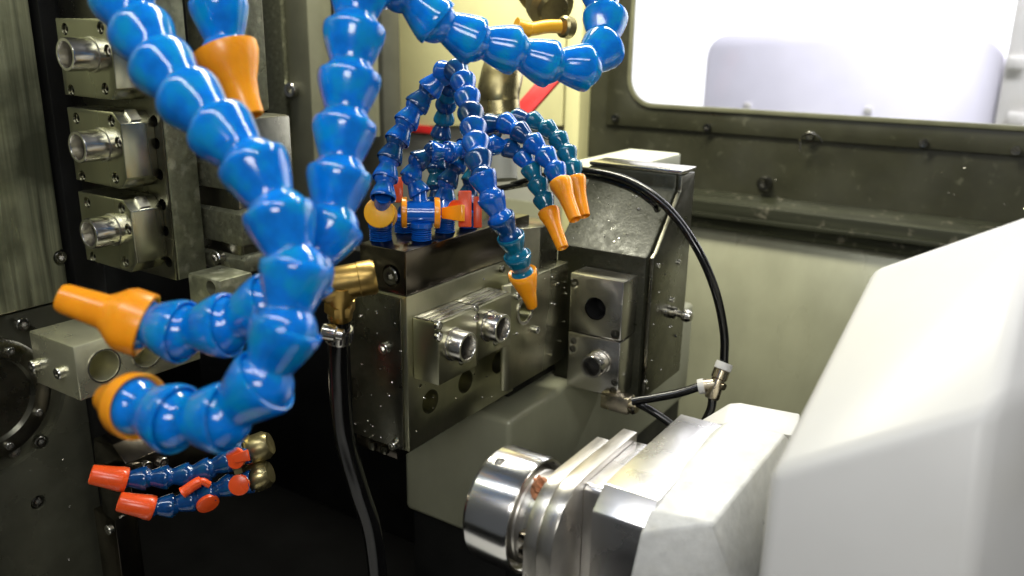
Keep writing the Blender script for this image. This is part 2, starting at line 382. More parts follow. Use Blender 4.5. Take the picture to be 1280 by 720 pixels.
for k in range(8):
    a = 2 * math.pi * (k + .3) / 8
    screw(cH + Vector((.0075, .042 * math.cos(a), .042 * math.sin(a))), (1, 0, 0), .003, SOFT, hp, 'ring_screw')
# ---- tool plate and gang tool blocks
G = P(164, 340, .62); YG = G.y; TB = .026
tp = thing('tool_plate', 'upright dark plate with a scuffed edge carrying the three nozzle blocks', 'tool plate')
YP = YG + TB
xp1 = on('y', YP, 211, 250).x; xp0 = XL + .006; zpb = on('y', YP, 216, 350).z
tpb = box('plate_body', xp0, xp1, YP, YP + .026, zpb, 2.05, STEELD, tp, .0012)
box('edge_facing', xp1 + .0003, xp1 + .0022, YP + .001, YP + .0255, zpb + .001, 2.05, WORN, tp, .0006)
hs = []
for py in (12, 60, 97, 152, 180, 218, 255, 287, 325):
    p = on('y', YP, 200 if py > 100 else 189, py); p.x = xp1 - .008; hs.append(p)
cut(tpb, [hole(p, (0, -1, 0), .0042, .012, 20) for p in hs])
GANG = mat('oily_steel_reflected_yellow', (.44, .435, .32), .28, 1, .12, 30, 0, (1, 1, .15), .06)  # yellow tint paints in the pale yellow that the blocks reflect
def gang_block(dz, label):
    t = thing('tool_block', label, 'tool block', 'nozzle blocks on the upright plate')
    V = Vector((0, 0, dz))
    xl = on('y', YG, 103, 285).x; xr = on('y', YG, 166, 290).x; zb_ = on('y', YG, 160, 340).z; zt_ = on('y', YG, 150, 249).z
    c = .008
    pts = [(xl, YG, zb_ + .001), (xr - c, YG, zb_), (xr, YG, zb_ + c), (xr, YG, zt_ - c), (xr - c, YG, zt_), (xl, YG, zt_)]
    bd = prism('block_body', [Vector(p) + V for p in pts], (0, TB, 0), GANG, t, .0009)
    bm_ = finish(b_prism([Vector((xr - c * .8, YG + .008, zt_ - .0018)) + V, Vector((xr - .001, YG + .008, zt_ - c * .9)) + V, Vector((xr + .001, YG + .008, zt_ - c * .7)) + V, Vector((xr - c * .7, YG + .008, zt_ + .001)) + V], (0, .008, 0)), 0)
    link('shim', bm_, STEEL, t)
    hs = []
    for px, py in ((109, 253), (152, 260), (116, 321), (157, 327), (163, 287)):
        p = on('y', YG, px, py); p.x = min(p.x, xr - .0055); hs.append(p + V)
    cut(bd, [hole(p, (0, -1, 0), .0042, .0052, 20) for p in hs])
    for p in hs: screw(p + Vector((0, .005, 0)), (0, -1, 0), .0034, DSCREW, t)
    b = on('y', YG, 143, 287) + V
    b.x -= .001
    pipe_nozzle('coolant_nozzle', b, (0, -1, 0), .0195, .0112, STEEL, t)
    return t
gang_block(0, 'lowest of the three nozzle blocks on the upright plate')
z3 = on('y', YG, 143, 287).z; z2 = on('y', YG, 131, 181).z; z1 = on('y', YG, 119, 68).z
gang_block(z2 - z3, 'middle one of the three nozzle blocks on the upright plate')
gang_block(z1 - z3, 'topmost of the three nozzle blocks, partly behind the big hose')
# ribbed casting behind the plate
rc = thing('ribbed_casting', 'rough ribbed casting to the right of the upright plate', 'casting')
yr = YP + .032
xa = xp1 - .02; xb = on('y', yr, 300, 260).x
zz = lambda py: on('y', yr, 290, py).z
box('casting_body', xa, xb - .006, yr + .004, yr + .06, zz(345), zz(150), STEELD, rc, .003)
for p0_, p1_ in ((186, 196), (203, 240), (262, 307), (318, 340)):
    link('casting_rib', finish(b_prism([(xa, yr, zz(p1_)), (xa, yr + .05, zz(p1_)), (xa, yr + .05, zz(p0_)), (xa, yr + .006, zz(p0_)), (xa, yr, zz(p0_ + 5))], (xb - xa - (.004 if p0_ < 200 else 0), 0, 0)), .003), RIB, rc)
screw(on('y', yr, 276, 321), (0, -1, 0), .0058, SOFT, rc)
box('upper_casting', xa, on('y', yr, 252, 60).x, yr + .01, yr + .06, zz(148), 2.05, RIB, rc, .003)
bt = thing('clamp_bracket', 'small pitted bracket with a hole below the ribbed casting', 'bracket')
yb = YP - .006
bb = box('bracket_body', on('y', yb, 236, 365).x, on('y', yb, 275, 360).x, yb, yb + .03, on('y', yb, 240, 382).z, on('y', yb, 250, 345).z, WORN, bt, .002)
hp_ = on('y', yb, 263, 353); hp_.z -= .004
cut(bb, [hole(hp_, (0, -1, 0), .0052, .012)])
# bored holder block (left)
B0 = P(91, 434, .545)
hb = thing('bored_holder', 'pale steel holder with two bores behind the foreground nozzles', 'tool holder')
yb0 = B0.y; xb0 = B0.x
y_end = on('x', xb0, 252, 452).y
z_lo = on('x', xb0, 97, 503).z; xlft = on('y', yb0, 36, 417).x
hbo = box('holder_body', xlft, xb0, yb0, y_end, z_lo, B0.z, mat('pale_oiled_steel', (.68, .66, .46), .3, .85, .12, 40, .1, rvar=.1), hb, .0012)
b1 = on('x', xb0, 130, 457); b2 = on('x', xb0, 184, 440)
cut(hbo, [hole(b1, (1, 0, 0), .0105, .03), hole(b2, (1, 0, 0), .0105, .03)])
for b_ in (b1, b2): lathe('bore_ring', [(.0108, 0), (.0119, 0), (.0119, .0008), (.0108, .0008), (.0108, 0)], b_, (1, 0, 0), STEEL, hb, 40, caps=False)
for px, py in ((46, 456), (78, 465)):
    screw(on('y', yb0, px, py), (0, -1, 0), .0042, SOFT, hb)
# dark brackets below
lb = thing('lower_bracket', 'black bracket with two bright screws under the foreground hose', 'bracket')
L0 = P(157, 580, .66)
prism('bracket_body', [L0, on('y', L0.y, 120, 578), on('y', L0.y, 116, 548), on('y', L0.y, 140, 556)], (0, .09, 0), BLACKST, lb, .001)
xw = on('x', L0.x, 270, 548)
box('bracket_web', L0.x - .05, L0.x, L0.y + .003, xw.y, L0.z - .045, L0.z, BLACKST, lb, .001)
for px, py in ((181, 582), (201, 577)):
    screw(on('x', L0.x, px, py), (1, 0, 0), .0045, SOFT, lb)
lq = thing('support_leg', 'dark steel leg rising from the bed at lower left', 'support leg')
q0 = P(143, 650, .68)
box('leg_body', q0.x - .03, q0.x, q0.y, q0.y + .02, .86, q0.z, BLACKST, lq, .001)
prism('leg_head', [on('y', q0.y - .002, 124, 585), on('y', q0.y - .002, 128, 640), on('y', q0.y - .002, 143, 652), on('y', q0.y - .002, 168, 640), on('y', q0.y - .002, 160, 585)], (0, .012, 0), BLACKST, lq, .001)
screw(on('y', q0.y - .002, 143, 650) + Vector((0, -.003, -.006)), (0, -1, 0), .004, SOFT, lq)
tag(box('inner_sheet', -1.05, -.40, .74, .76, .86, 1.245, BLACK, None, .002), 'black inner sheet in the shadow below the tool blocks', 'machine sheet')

# ================================================================== CENTRE MANIFOLD
E0 = P(508, 371, .60)
XM, YM, ZM = E0
zt = on('x', XM, 506, 315).z; ymE = on('x', XM, 662, 268).y; xml = on('y', YM, 449, 300).x
mf = thing('coolant_manifold', 'black oxide manifold block on which the small blue hoses are screwed', 'manifold')
mb = box('manifold_body', xml, XM, YM, ymE, ZM + .0004, zt, BLACKST, mf, .0008)
ps = on('y', YM, 489, 345)
cut(mb, [hole(ps, (0, -1, 0), .0085, .005)])
screw(ps + Vector((0, .0048, 0)), (0, -1, 0), .0068, DSCREW, mf)
tb = thing('tool_carrier', 'dark steel carrier block below the black manifold', 'carrier block')
zlo = on('x', XM, 510, 567).z; yC1 = on('x', XM, 642, 478).y; xcl = on('y', YM, 437, 412).x
cbod = prism('carrier_body', [(xcl, YM, zlo), (XM, YM, zlo), (XM, YM, ZM), (xcl, YM, ZM)], (0, yC1 - YM, 0), STEELY, tb, .0012)
cut(cbod, [hole(on('x', XM, px, py), (1, 0, 0), .0098, .02) for px, py in ((538, 502), (582, 477), (623, 453))])
box('end_facing', xcl + .0015, XM - .004, YM - .0022, YM - .0004, zlo + .0015, ZM - .0015, STEELD, tb, .0006)
ch = prism('rear_step', [(XM, yC1 + .0005, zlo + .02), (XM + .012, yC1 + .02, zlo + .02), (XM + .012, yC1 + .05, zlo + .02), (XM - .03, yC1 + .05, zlo + .02), (XM - .03, yC1 + .0005, zlo + .02)], (0, 0, ZM - zlo + .004), STEELD, tb, .001)
screw(on('y', YM - .0022, 483, 434), (0, -1, 0), .0045, SOFT, tb)
screw(on('y', YM - .0022, 493, 556), (0, -1, 0), .0035, SOFT, tb)
screw(on('x', XM, 626, 336), (1, 0, 0), .003, DSCREW, tb)
Z_h = 1.185
box('shade_block', XM - .2, XM - .008, yC1 + .004, yC1 + .30, Z_h + .003, zlo + .0175, BLACK, tb, .001)  # added black block in place of the shadow on the housing top
ub = thing('under_bracket', 'dark bracket hanging below the carrier block', 'bracket')
u0 = on('y', YM + .004, 445, 548); u1 = on('y', YM + .004, 497, 575)
box('bracket_body', u0.x, u1.x, YM + .004, YM + .05, u1.z, zlo - .0005, BLACKST, ub, .001)
for px in (466, 481): box('bracket_rib', on('y', YM + .003, px, 566).x - .003, on('y', YM + .003, px, 566).x + .003, YM + .001, YM + .0038, u1.z + .002, zlo - .004, STEELD, ub, .001)

def nozzle_holder(px_back, px_f0, px_f1, noz, label, last=False):
    t = thing('nozzle_holder', label, 'nozzle holder', 'nozzle holders on the carrier')
    a = on('x', XM, *px_back); b = on('y', a.y, *px_f0); xf = b.x; zt_ = b.z
    y1 = on('x', xf, *px_f1).y; z0 = on('y', a.y, 547, 482).z if not last else ZB
    bd = box('holder_body', XM + .0003, xf, a.y, y1 - .0006, z0, zt_, STEELY, t, .0009)
    # ground top strips
    n = 3; dx = (xf - XM - .003) / n
    for k in range(n):
        box('top_strip', XM + .0015 + k * dx, XM + .0015 + (k + .82) * dx, a.y + .0006, y1 - .0012, zt_ + .0002, zt_ + .0011, STEEL, t, .0003)
    c = on('x', xf, *noz)
    pipe_nozzle('coolant_nozzle', c, (1, 0, 0), .0135, .0115, STEEL, t)
    hs = []
    for dy, dz_ in ((-.0165, .019), (-.0165, .0105), (.010, -.016)):
        hs.append(c + Vector((0, dy, dz_)))
    cut(bd, [hole(p, (1, 0, 0), .0040, .003, 18) for p in hs])
    for p in hs: screw(p + Vector((-.0028, 0, 0)), (1, 0, 0), .0031, SOFT, t)
    return xf, zt_, y1, z0
xf, ztH, y1H, ZB = nozzle_holder((515, 395), (548, 405), (597, 381), (567, 430), 'nozzle holder nearer the camera on the carrier side')
# second holder: same size, directly behind the first
def nozzle_holder2():
    t = thing('nozzle_holder', 'second nozzle holder, farther back behind the first on the carrier', 'nozzle holder', 'nozzle holders on the carrier')
    y0 = y1H; y2 = on('x', xf, 640, 358).y
    bd = box('holder_body', XM + .0003, xf, y0 + .0004, y2, ZB + .004, ztH, STEELY, t, .0009)
    dx = (xf - XM - .003) / 3
    for k in range(3):
        box('top_strip', XM + .0015 + k * dx, XM + .0015 + (k + .82) * dx, y0 + .001, y2 - .0012, ztH + .0002, ztH + .0011, STEEL, t, .0003)
    c = on('x', xf, 611, 407)
    pipe_nozzle('coolant_nozzle', c, (1, 0, 0), .0135, .0115, STEEL, t)
    hs = [c + Vector((0, dy, dz_)) for dy, dz_ in ((-.0165, .019), (-.0165, .0105), (.010, -.016))]
    cut(bd, [hole(p, (1, 0, 0), .0040, .003, 18) for p in hs])
    for p in hs: screw(p + Vector((-.0028, 0, 0)), (1, 0, 0), .0031, SOFT, t)
    return y2
y2H = nozzle_holder2()
# rear bore block behind the second holder
rb = thing('bore_block', 'oily bore block behind the orange tipped arch hose', 'bore block')
XR = XM + .020
yR0 = y2H + .001; yR1 = on('x', XR, 706, 470).y
rbb = prism('block_body', [(XR - .004, yR0, zlo + .018), (XR, yR0 + .004, zlo + .018), (XR, yR1, zlo + .018), (XM - .06, yR1, zlo + .018), (XM - .06, yR0 + .03, zlo + .018), (XM + .013, yR0 + .03, zlo + .018), (XM + .013, yR0, zlo + .018)], (0, 0, ztH + .004 - zlo - .018), STEELY, rb, .001)
cut(rbb, [hole(on('x', XR, 656, 388), (1, 0, 0), .0095, .02)])
lathe('bore_ring', [(.0097, 0), (.0125, 0), (.0125, .001), (.0097, .001), (.0097, 0)], on('x', XR, 656, 388), (1, 0, 0), STEEL, rb, 36, caps=False)
for px, py in ((645, 370), (669, 412), (667, 340)):
    screw(on('x', XR, px, py), (1, 0, 0), .0032, SOFT, rb)

# ================================================================== RIGHT TURRET
T0 = P(780, 353, .72)
tt = thing('turret_head', 'grey green turret casting with a sloping textured face', 'turret')
xT, yT, zT = T0
# body front plane normal -Y, behind the two square blocks
yT2 = yT + .03
xB = on('y', yT2, 803, 400).x                       # right side plane of body
zTop = on('x', xB + .004, 860, 216).z
yT3 = on('x', xB, 855, 330).y
xLft = on('y', yT2, 705, 400).x - .01
zK = on('y', yT2, 806, 322).z
zKb = on('x', xB, 800, 497).z
zS = on('y', yT2 + .05, 838, 232).z
ySl = yT2 + .055
prism('turret_body', [(xLft, yT2, zKb), (xLft, yT2, zK), (xLft, yT2 + .007, zK + .003), (xLft, ySl, zTop - .014), (xLft, ySl, zTop), (xLft, yT3, zTop), (xLft, yT3, zKb)], (xB - xLft, 0, 0), IRON, tt, .002)
prism('side_plate', [(xB + .0004, yT2 + .005, zKb + .001), (xB + .0004, yT2 + .005, zK - .001), (xB + .0004, yT2 + .012, zK + .003), (xB + .0004, ySl + .002, zTop - .015), (xB + .0004, ySl + .002, zTop - .001), (xB + .0004, yT3 - .002, zTop - .001), (xB + .0004, yT3 - .002, zKb + .001)], (.0046, 0, 0), STEELD, tt, .0009)
box('top_plate', xLft, xB + .005, ySl + .001, yT3, zTop + .0003, zTop + .004, STEEL, tt, .0009)
for px, py in ((822, 332), (848, 328), (840, 375), (806, 477)):
    screw(on('x', xB + .005, px, py), (1, 0, 0), .0022, SOFT, tt)
gn = thing('grease_nipple', 'small steel grease nipple sticking out of the turret side', 'grease nipple')
g0 = on('x', xB + .005, 838, 390)
lathe('nipple_body', [(.0058, 0), (.0058, .006), (.003, .007), (.003, .012), (.0055, .014), (.006, .018), (.004, .022), (0, .023)], g0, (1, -.1, 0), STEEL, gn, 20)
def square_block(pxl, pxt, z_top, z_bot, label, kind):
    t = thing('square_block', label, 'tool block', 'square blocks on the turret')
    xl = on('y', yT, 711, 400).x
    bd = box('block_body', xl, xT, yT, yT2 - .0005, z_bot, z_top, STEEL if kind else STEEL, t, .001)
    if kind == 0:
        c = on('y', yT, 744, 386)
        cut(bd, [hole(c, (0, -1, 0), .0105, .026, 36)])
        sc_ = [on('y', yT, 718, 354), on('y', yT, 769, 418)]
        lathe('bore_shade', [(.0098, .001), (.0098, .022), (0, .022)], c + Vector((0, .0, 0)), (0, 1, 0), DARKHOLE, t, 36, caps=False)  # black lining stands in for the shade inside the bore
    else:
        c = on('y', yT, 749, 452)
        sc_ = [on('y', yT, 717, 426), on('y', yT, 716, 436), on('y', yT, 768, 478), on('y', yT, 766, 488)]
        pipe_nozzle('coolant_nozzle', c, (0, -1, 0), .016, .0105, STEEL, t)
    rr = .0044 if kind == 0 else .0034
    cut(bd, [hole(p, (0, -1, 0), rr, .004, 20) for p in sc_])
    for p in sc_: screw(p + Vector((0, .0038, 0)), (0, -1, 0), rr * .8, DSCREW, t)
zm = on('y', yT, 745, 421).z
square_block(0, 0, zT, zm + .0005, 'upper square steel block with a dark round bore', 0)
square_block(0, 0, zm - .0005, on('y', yT, 740, 490).z, 'lower square steel block with a short bright nozzle', 1)
qb = P(772, 212, .86); qe = on('x', qb.x, 852, 191); ql = on('y', qb.y, 700, 198).x
tag(box('grey_green_box', ql, qb.x, qb.y, qe.y, qb.z - .030, qb.z, mat('pale_grey_green_enamel', (.50, .51, .39), .45, 0, .06, 20, .05), None, .003), 'pale grey green box just behind the top of the turret', 'machine box')
# olive housing below the manifold
oh = thing('olive_housing', 'pale olive guard housing under the carrier block', 'guard housing')
O0 = P(506, 636, .82); Or = on('y', O0.y, 638, 527)
box('housing_body', O0.x, Or.x, O0.y, O0.y + .42, O0.z, Or.z, OLIVEP, oh, .006, 4)
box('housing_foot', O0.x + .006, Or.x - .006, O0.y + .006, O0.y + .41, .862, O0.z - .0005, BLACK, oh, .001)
# ================================================================== PIPES
pe = thing('pipe_elbow', 'tarnished brass pipe elbow standing behind the arch hose', 'pipe elbow')
e0 = P(628, 225, .86); e1 = P(624, 150, .86)
R = 27 / F * .86
lathe('down_pipe', [(R * .72, 0), (R * .72, (e1 - e0).length)], e0, e1 - e0, GREYP, pe, 28)
lathe('socket', [(R * .9, 0), (R, .002), (R, .018), (R * .93, .02)], e1, (e1 - e0), BRONZE, pe, 32)
e2 = e1 + (e1 - e0).normalized() * .018
bmx = b_tube([e2, e2 + Vector((0, 0, .010)), e2 + Vector((-.001, .006, .022)), e2 + Vector((-.008, .02, .031)), e2 + Vector((-.022, .045, .035))], R * .98, 28)
link('elbow_bend', finish(bmx, 0), BRONZE, pe)
bv = thing('ball_valve', 'tarnished brass valve with an amber lever at the top', 'valve')
v0 = P(655, 18, .80); v1 = P(735, 32, .80); va = (v1 - v0).normalized()
va = (P(712, 38, .78) - P(668, -20, .84)).normalized(); v0 = P(668, -20, .84)
rv = 26 / F * .8
lathe('valve_body', [(rv * .8, -.03), (rv * .8, 0), (rv * 1.1, .004), (rv * 1.1, .016), (rv * .85, .02), (rv * .95, .034), (rv * 1.15, .036), (rv * 1.15, .048), (rv * .8, .050), (rv * .7, .056), (0, .056)], v0, va, BRONZE, bv, 6 + 18)
h0 = P(700, 33, .765); h1 = P(645, 34, .75)
lv = link('lever', finish(b_tube([h0, h0.lerp(h1, .3), h0.lerp(h1, .7) + Vector((0, 0, -.002)), h1 + Vector((0, 0, .001))], [.006, .006, .007, .0078], 16), 0), YELLOW, bv)
lathe('lever_hub', [(.010, -.004), (.010, .004), (.008, .006), (0, .006)], P(708, 34, .772), (-.3, -1, .1), BRONZE, bv, 20)

# ================================================================== HOSES
def seg_profile(L):
    rb = .90; rn_ = .67; zn = L - math.sqrt(rb * rb - rn_ ** 2)
    p = [(.90, .02), (.925, -.20), (.95, -.245), (1.0, -.235), (1.02, -.19), (1.015, .0), (.985, .12)]
    p += [(.985 - (.985 - rn_) * s ** 1.12, .12 + (zn - .03 - .12) * s) for s in (.2, .4, .6, .8, 1.0)]
    a0 = math.asin(rn_ / rb)
    for k in range(0, 9):
        a = a0 + (math.pi * .62 - a0) * k / 8
        p.append((rb * math.sin(a), L - rb * math.cos(a)))
    return p
SEG = {}
def seg_mesh(L, n, m):
    k = (round(L, 3), n, m.name)
    if k not in SEG:
        bm = b_lathe(seg_profile(L), n=n, caps=False)
        finish(bm, 0, angle=40); me = bpy.data.meshes.new('hose_segment'); bm.to_mesh(me); bm.free(); me.materials.append(m); SEG[k] = me
    return SEG[k]
def nozzle_mesh(kind):
    # r, t in hose radii, starts at ball centre
    if kind == 'big': pr = [(.80, -.25), (.98, -.42), (1.06, -.38), (1.06, .25), (.94, .5), (.70, .78), (.57, .98), (.48, 2.2), (.42, 2.36), (.36, 2.38), (.32, 2.25), (.32, 1.0)]
    elif kind == 'stub': pr = [(.80, -.25), (.95, -.42), (.99, -.40), (.97, .02), (.84, .34), (.62, .56), (.50, .68), (.44, 1.25), (.38, 1.3), (.32, 1.2), (.32, .6)]
    elif kind == 'flare': pr = [(.80, -.1), (1.08, -.30), (1.16, -.26), (1.14, .0), (.95, .5), (.70, 1.0), (.56, 1.6), (.50, 2.2), (.42, 2.24), (.36, 2.1), (.36, 1.0)]
    elif kind == 'short': pr = [(.80, -.25), (1.02, -.40), (1.08, -.34), (1.04, .1), (.85, .8), (.62, 1.6), (.42, 2.8), (.34, 2.86), (.28, 2.7), (.28, 1.0)]
    elif kind == 'blunt': pr = [(.80, -.25), (.98, -.40), (1.04, -.34), (1.04, .1), (.95, .6), (.80, 2.3), (.72, 2.4), (.62, 2.3), (.5, .6)]
    else: pr = [(.80, -.25), (.98, -.42), (1.0, -.38), (1.0, .0), (.86, .5), (.70, 1.2), (.62, 2.2), (.56, 3.5), (.47, 3.56), (.40, 3.4), (.38, 1.0)]
    return pr
def hose(label, ctrl, R, ratio, m, nozzle=None, n=32, group='blue segmented coolant hoses', nm=None, alt=None, L0=0, noz_mat=None):
    """ctrl: (px, py, depth) of the hose's centre line from its base to its nozzle"""
    t = thing('coolant_hose', label, 'hose', group)
    pl = catmull([P(*c) for c in ctrl], 16)
    total = sum((b - a).length for a, b in zip(pl, pl[1:]))
    step = ratio * R; cnt = max(2, round(total / step)); step2 = total / cnt * .9999
    pts = resample(pl, step2)
    for i, (a, b) in enumerate(zip(pts, pts[1:])):
        d = b - a
        mm = m if not alt or i < len(pts) - 1 - alt[1] else alt[0]
        if isinstance(mm, (list, tuple)): mm = mm[i % len(mm)]
        o = bpy.data.objects.new('hose_segment', seg_mesh(ratio, n, mm)); col.objects.link(o); o.parent = t
        s = R; k = d.length / (ratio * R)
        o.matrix_basis = Matrix.Translation(a) @ (frame(d) @ Matrix.Rotation(.7 * i, 3, 'Z')).to_4x4() @ Matrix.Diagonal((s, s, s * k, 1))
    if nozzle:
        bm = b_lathe([(r * R, z * R) for r, z in nozzle_mesh(nozzle)], pts[-1], (pts[-1] - pts[-2]) if not L0 else L0, n, caps=False)
        link('nozzle', finish(bm, 0, angle=50), noz_mat or ORANGE, t)
    return t, pts
def knob_valve(t, c, axis, R, m, lever=None, mb=None):
    """a hose valve: body drum with two caps across the hose and a flat lever"""
    a = Vector(axis).normalized()
    v = lathe('valve_body', [(R * .95, -R * 1.1), (R * .95, R * 1.1)], c, a, mb or BLUE2, t, 28)
    for s in (-1, 1):
        lathe('valve_cap', [(R * 1.25, R * 1.1), (R * 1.28, R * 1.2), (R * 1.25, R * 1.5), (R * 1.1, R * 1.58), (0, R * 1.58)], c, a * s, m, v, 28)
    if lever is not None:
        l = Vector(lever).normalized(); q = c + a * R * 1.65
        w_ = a.cross(l).normalized() * R * .75
        prism('valve_lever', [q - w_ * .6, q + w_ * .6, q + l * R * 1.9 + w_ * .9, q + l * R * 1.9 - w_ * .9], a * R * .35, m, v, .0006)
    return v
CR = M3 @ Vector((1, 0, 0)); CU = M3 @ Vector((0, 1, 0)); CN = M3 @ Vector((0, 0, 1))
def thread_base(t, c, axis, R, m, H):
    a = Vector(axis).normalized(); pr = [(R * .7, 0)]
    n = 6
    for k in range(n):
        z = H * k / n; pr += [(R * .72, z + H * .02 / n), (R * .92, z + H * .35 / n), (R * .92, z + H * .6 / n), (R * .72, z + H * .95 / n)]
    pr += [(R * 1.0, H * 1.01), (R * 1.0, H * 1.35), (R * .8, H * 1.4)]
    lathe('threaded_base', pr, c, a, m, t, 28)

RA = .0146
# foreground
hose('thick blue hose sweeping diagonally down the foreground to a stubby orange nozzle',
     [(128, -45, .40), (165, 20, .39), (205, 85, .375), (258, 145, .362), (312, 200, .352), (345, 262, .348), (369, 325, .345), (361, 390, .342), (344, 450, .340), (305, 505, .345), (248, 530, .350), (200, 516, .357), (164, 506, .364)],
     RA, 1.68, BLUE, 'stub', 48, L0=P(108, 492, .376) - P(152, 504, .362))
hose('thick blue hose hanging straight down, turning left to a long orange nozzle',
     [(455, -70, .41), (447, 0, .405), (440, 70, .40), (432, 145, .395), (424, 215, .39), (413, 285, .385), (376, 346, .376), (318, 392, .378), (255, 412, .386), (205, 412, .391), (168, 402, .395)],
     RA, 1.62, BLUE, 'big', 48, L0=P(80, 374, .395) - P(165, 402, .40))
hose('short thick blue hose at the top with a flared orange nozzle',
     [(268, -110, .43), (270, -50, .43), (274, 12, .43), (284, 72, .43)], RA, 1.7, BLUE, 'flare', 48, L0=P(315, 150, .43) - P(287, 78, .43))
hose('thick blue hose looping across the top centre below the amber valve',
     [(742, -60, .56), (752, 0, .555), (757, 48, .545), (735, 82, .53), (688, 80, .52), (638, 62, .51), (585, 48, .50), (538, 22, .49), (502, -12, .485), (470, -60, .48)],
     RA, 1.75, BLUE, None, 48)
# small hoses
RS = .0083
tA = .598
def mtop(px, py): return on('z', zt, px, py)
bases = {}
def small(label, base_px, ctrl, m, nozzle, alt=None, R=RS, ratio=1.75, valve=None, noz_mat=None, H=.010):
    b = mtop(*base_px)
    up = Vector((0, 0, 1))
    t, pts = hose(label, ctrl, R, ratio, m, nozzle, 28, 'small blue coolant hoses on the manifold', alt=alt, noz_mat=noz_mat)
    thread_base(t, b, up, R, BLUE2, H)
    q = b + up * (H * 1.4)
    top = P(*ctrl[0])
    lathe('neck', [(R * .8, 0), (R * .66, (top - q).length * .6), (R * .66, (top - q).length)], q, top - q, m if not isinstance(m, (list, tuple)) else m[0], t, 24)
    if valve:
        c = q + (top - q) * valve.get('at', .35)
        knob_valve(t, c, valve['axis'], R * valve.get('s', .95), valve['m'], valve.get('lever'), valve.get('mb'))
    return t
    return t
small('tallest small blue hose, arching from the amber knob over to the front orange nozzle', (476, 300),
      [(479, 245, .592), (485, 205, .60), (500, 168, .605), (520, 133, .61), (543, 105, .61), (563, 86, .605), (578, 100, .59), (588, 140, .575), (595, 180, .555), (603, 220, .54), (622, 265, .54), (640, 300, .55), (654, 345, .565)],
      [BLUE2, BLUE2, NAVY], 'short', (TEAL, 2), RS * 1.1, 1.62, {'axis': CN + CR * .05, 'm': YELLOW, 's': .95, 'at': .3})
small('low small blue hose bending from the orange capped valve towards the right', (527, 300),
      [(524, 240, .625), (514, 222, .625), (519, 205, .625), (540, 190, .628), (562, 190, .632), (590, 184, .645), (625, 182, .655), (650, 192, .655), (666, 215, .65), (678, 245, .645), (687, 268, .64)],
      [BLUE2, BLUE2, NAVY], 'slim', (TEAL, 3), RS, 1.6, {'axis': CR - CN * .12, 'm': ORANGE, 'lever': CR * .9 + CN * .5 - CU * .05, 's': 1.1, 'at': .3})
tR2 = small('small blue hose passing behind the arch to the middle of three orange nozzles', (556, 290),
      [(556, 250, .66), (560, 225, .66), (574, 200, .662), (592, 175, .665), (620, 152, .66), (645, 162, .65), (668, 180, .645), (690, 205, .64), (702, 232, .632)],
      [BLUE2, NAVY], 'slim', (BLUE2, 2), RS * 1.05, 1.6)
tR3 = small('small dark blue hose reaching farthest right, behind the middle nozzle', (586, 284),
      [(585, 245, .70), (592, 215, .70), (606, 180, .70), (630, 154, .695), (655, 148, .69), (682, 160, .685), (703, 180, .68), (714, 205, .675), (720, 228, .67)],
      [NAVY, TEAL], 'slim', (TEAL, 4), RS * 1.02, 1.6)
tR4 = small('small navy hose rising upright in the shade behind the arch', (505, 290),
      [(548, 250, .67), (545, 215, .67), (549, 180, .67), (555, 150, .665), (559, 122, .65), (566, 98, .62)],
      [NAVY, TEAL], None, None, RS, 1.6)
def plate_lever(t, c, w_, h_, d_, m):
    pts = [c - CR * w_ / 2 - CU * h_ / 2, c + CR * w_ / 2 - CU * h_ / 2, c + CR * w_ / 2 + CU * h_ / 2, c - CR * w_ / 2 + CU * h_ / 2]
    return prism('valve_lever', pts, -CN * d_, m, t, .0008)
plate_lever(tR2, P(581, 261, .625), .0098, .027, .003, REDOR)
lathe('valve_cap', [(.0075, 0), (.0078, .002), (.006, .004), (0, .004)], P(571, 263, .63), CN - CR * .7, REDOR, tR2, 24)
plate_lever(tR3, P(597, 265, .645), .0065, .024, .003, REDOR)
plate_lever(tR4, P(497, 237, .66), .008, .020, .003, REDOR)
# lower left small hoses
LH = RS
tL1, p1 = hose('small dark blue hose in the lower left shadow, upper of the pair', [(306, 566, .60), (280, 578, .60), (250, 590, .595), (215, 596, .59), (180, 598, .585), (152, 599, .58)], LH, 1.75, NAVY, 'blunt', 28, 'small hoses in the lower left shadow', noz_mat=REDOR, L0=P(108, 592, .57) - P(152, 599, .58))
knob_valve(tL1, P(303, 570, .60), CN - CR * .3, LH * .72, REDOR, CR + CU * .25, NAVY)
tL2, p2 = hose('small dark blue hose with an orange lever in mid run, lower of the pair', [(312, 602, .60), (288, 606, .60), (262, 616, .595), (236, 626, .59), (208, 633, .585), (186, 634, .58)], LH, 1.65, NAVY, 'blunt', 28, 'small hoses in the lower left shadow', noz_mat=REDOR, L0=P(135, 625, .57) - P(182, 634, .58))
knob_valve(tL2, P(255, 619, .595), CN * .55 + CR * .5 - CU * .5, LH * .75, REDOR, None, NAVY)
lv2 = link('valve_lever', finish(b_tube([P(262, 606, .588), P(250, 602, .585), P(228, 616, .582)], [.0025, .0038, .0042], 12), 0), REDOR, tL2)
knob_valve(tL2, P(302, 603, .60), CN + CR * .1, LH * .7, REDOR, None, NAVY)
for i, (x, y) in enumerate(((322, 560), (322, 596))):
    t = thing('brass_coupling', ['upper tarnished brass coupling at the end of a small dark hose', 'lower tarnished brass coupling at the end of a small dark hose'][i], 'coupling', 'brass couplings in the shadow')
    c = P(x, y, .61)
    lathe('coupling_body', [(.006, -.012), (.009, -.010), (.0105, -.002), (.0105, .006), (.008, .010), (0, .011)], c, (.5, .4, .25), BRONZE, t, 24)
    lathe('hex_nut', [(.0095, -.006), (.0095, .0)], c + Vector((-.006, -.004, .004)), (.5, .4, .25), BRONZE, t, 6)

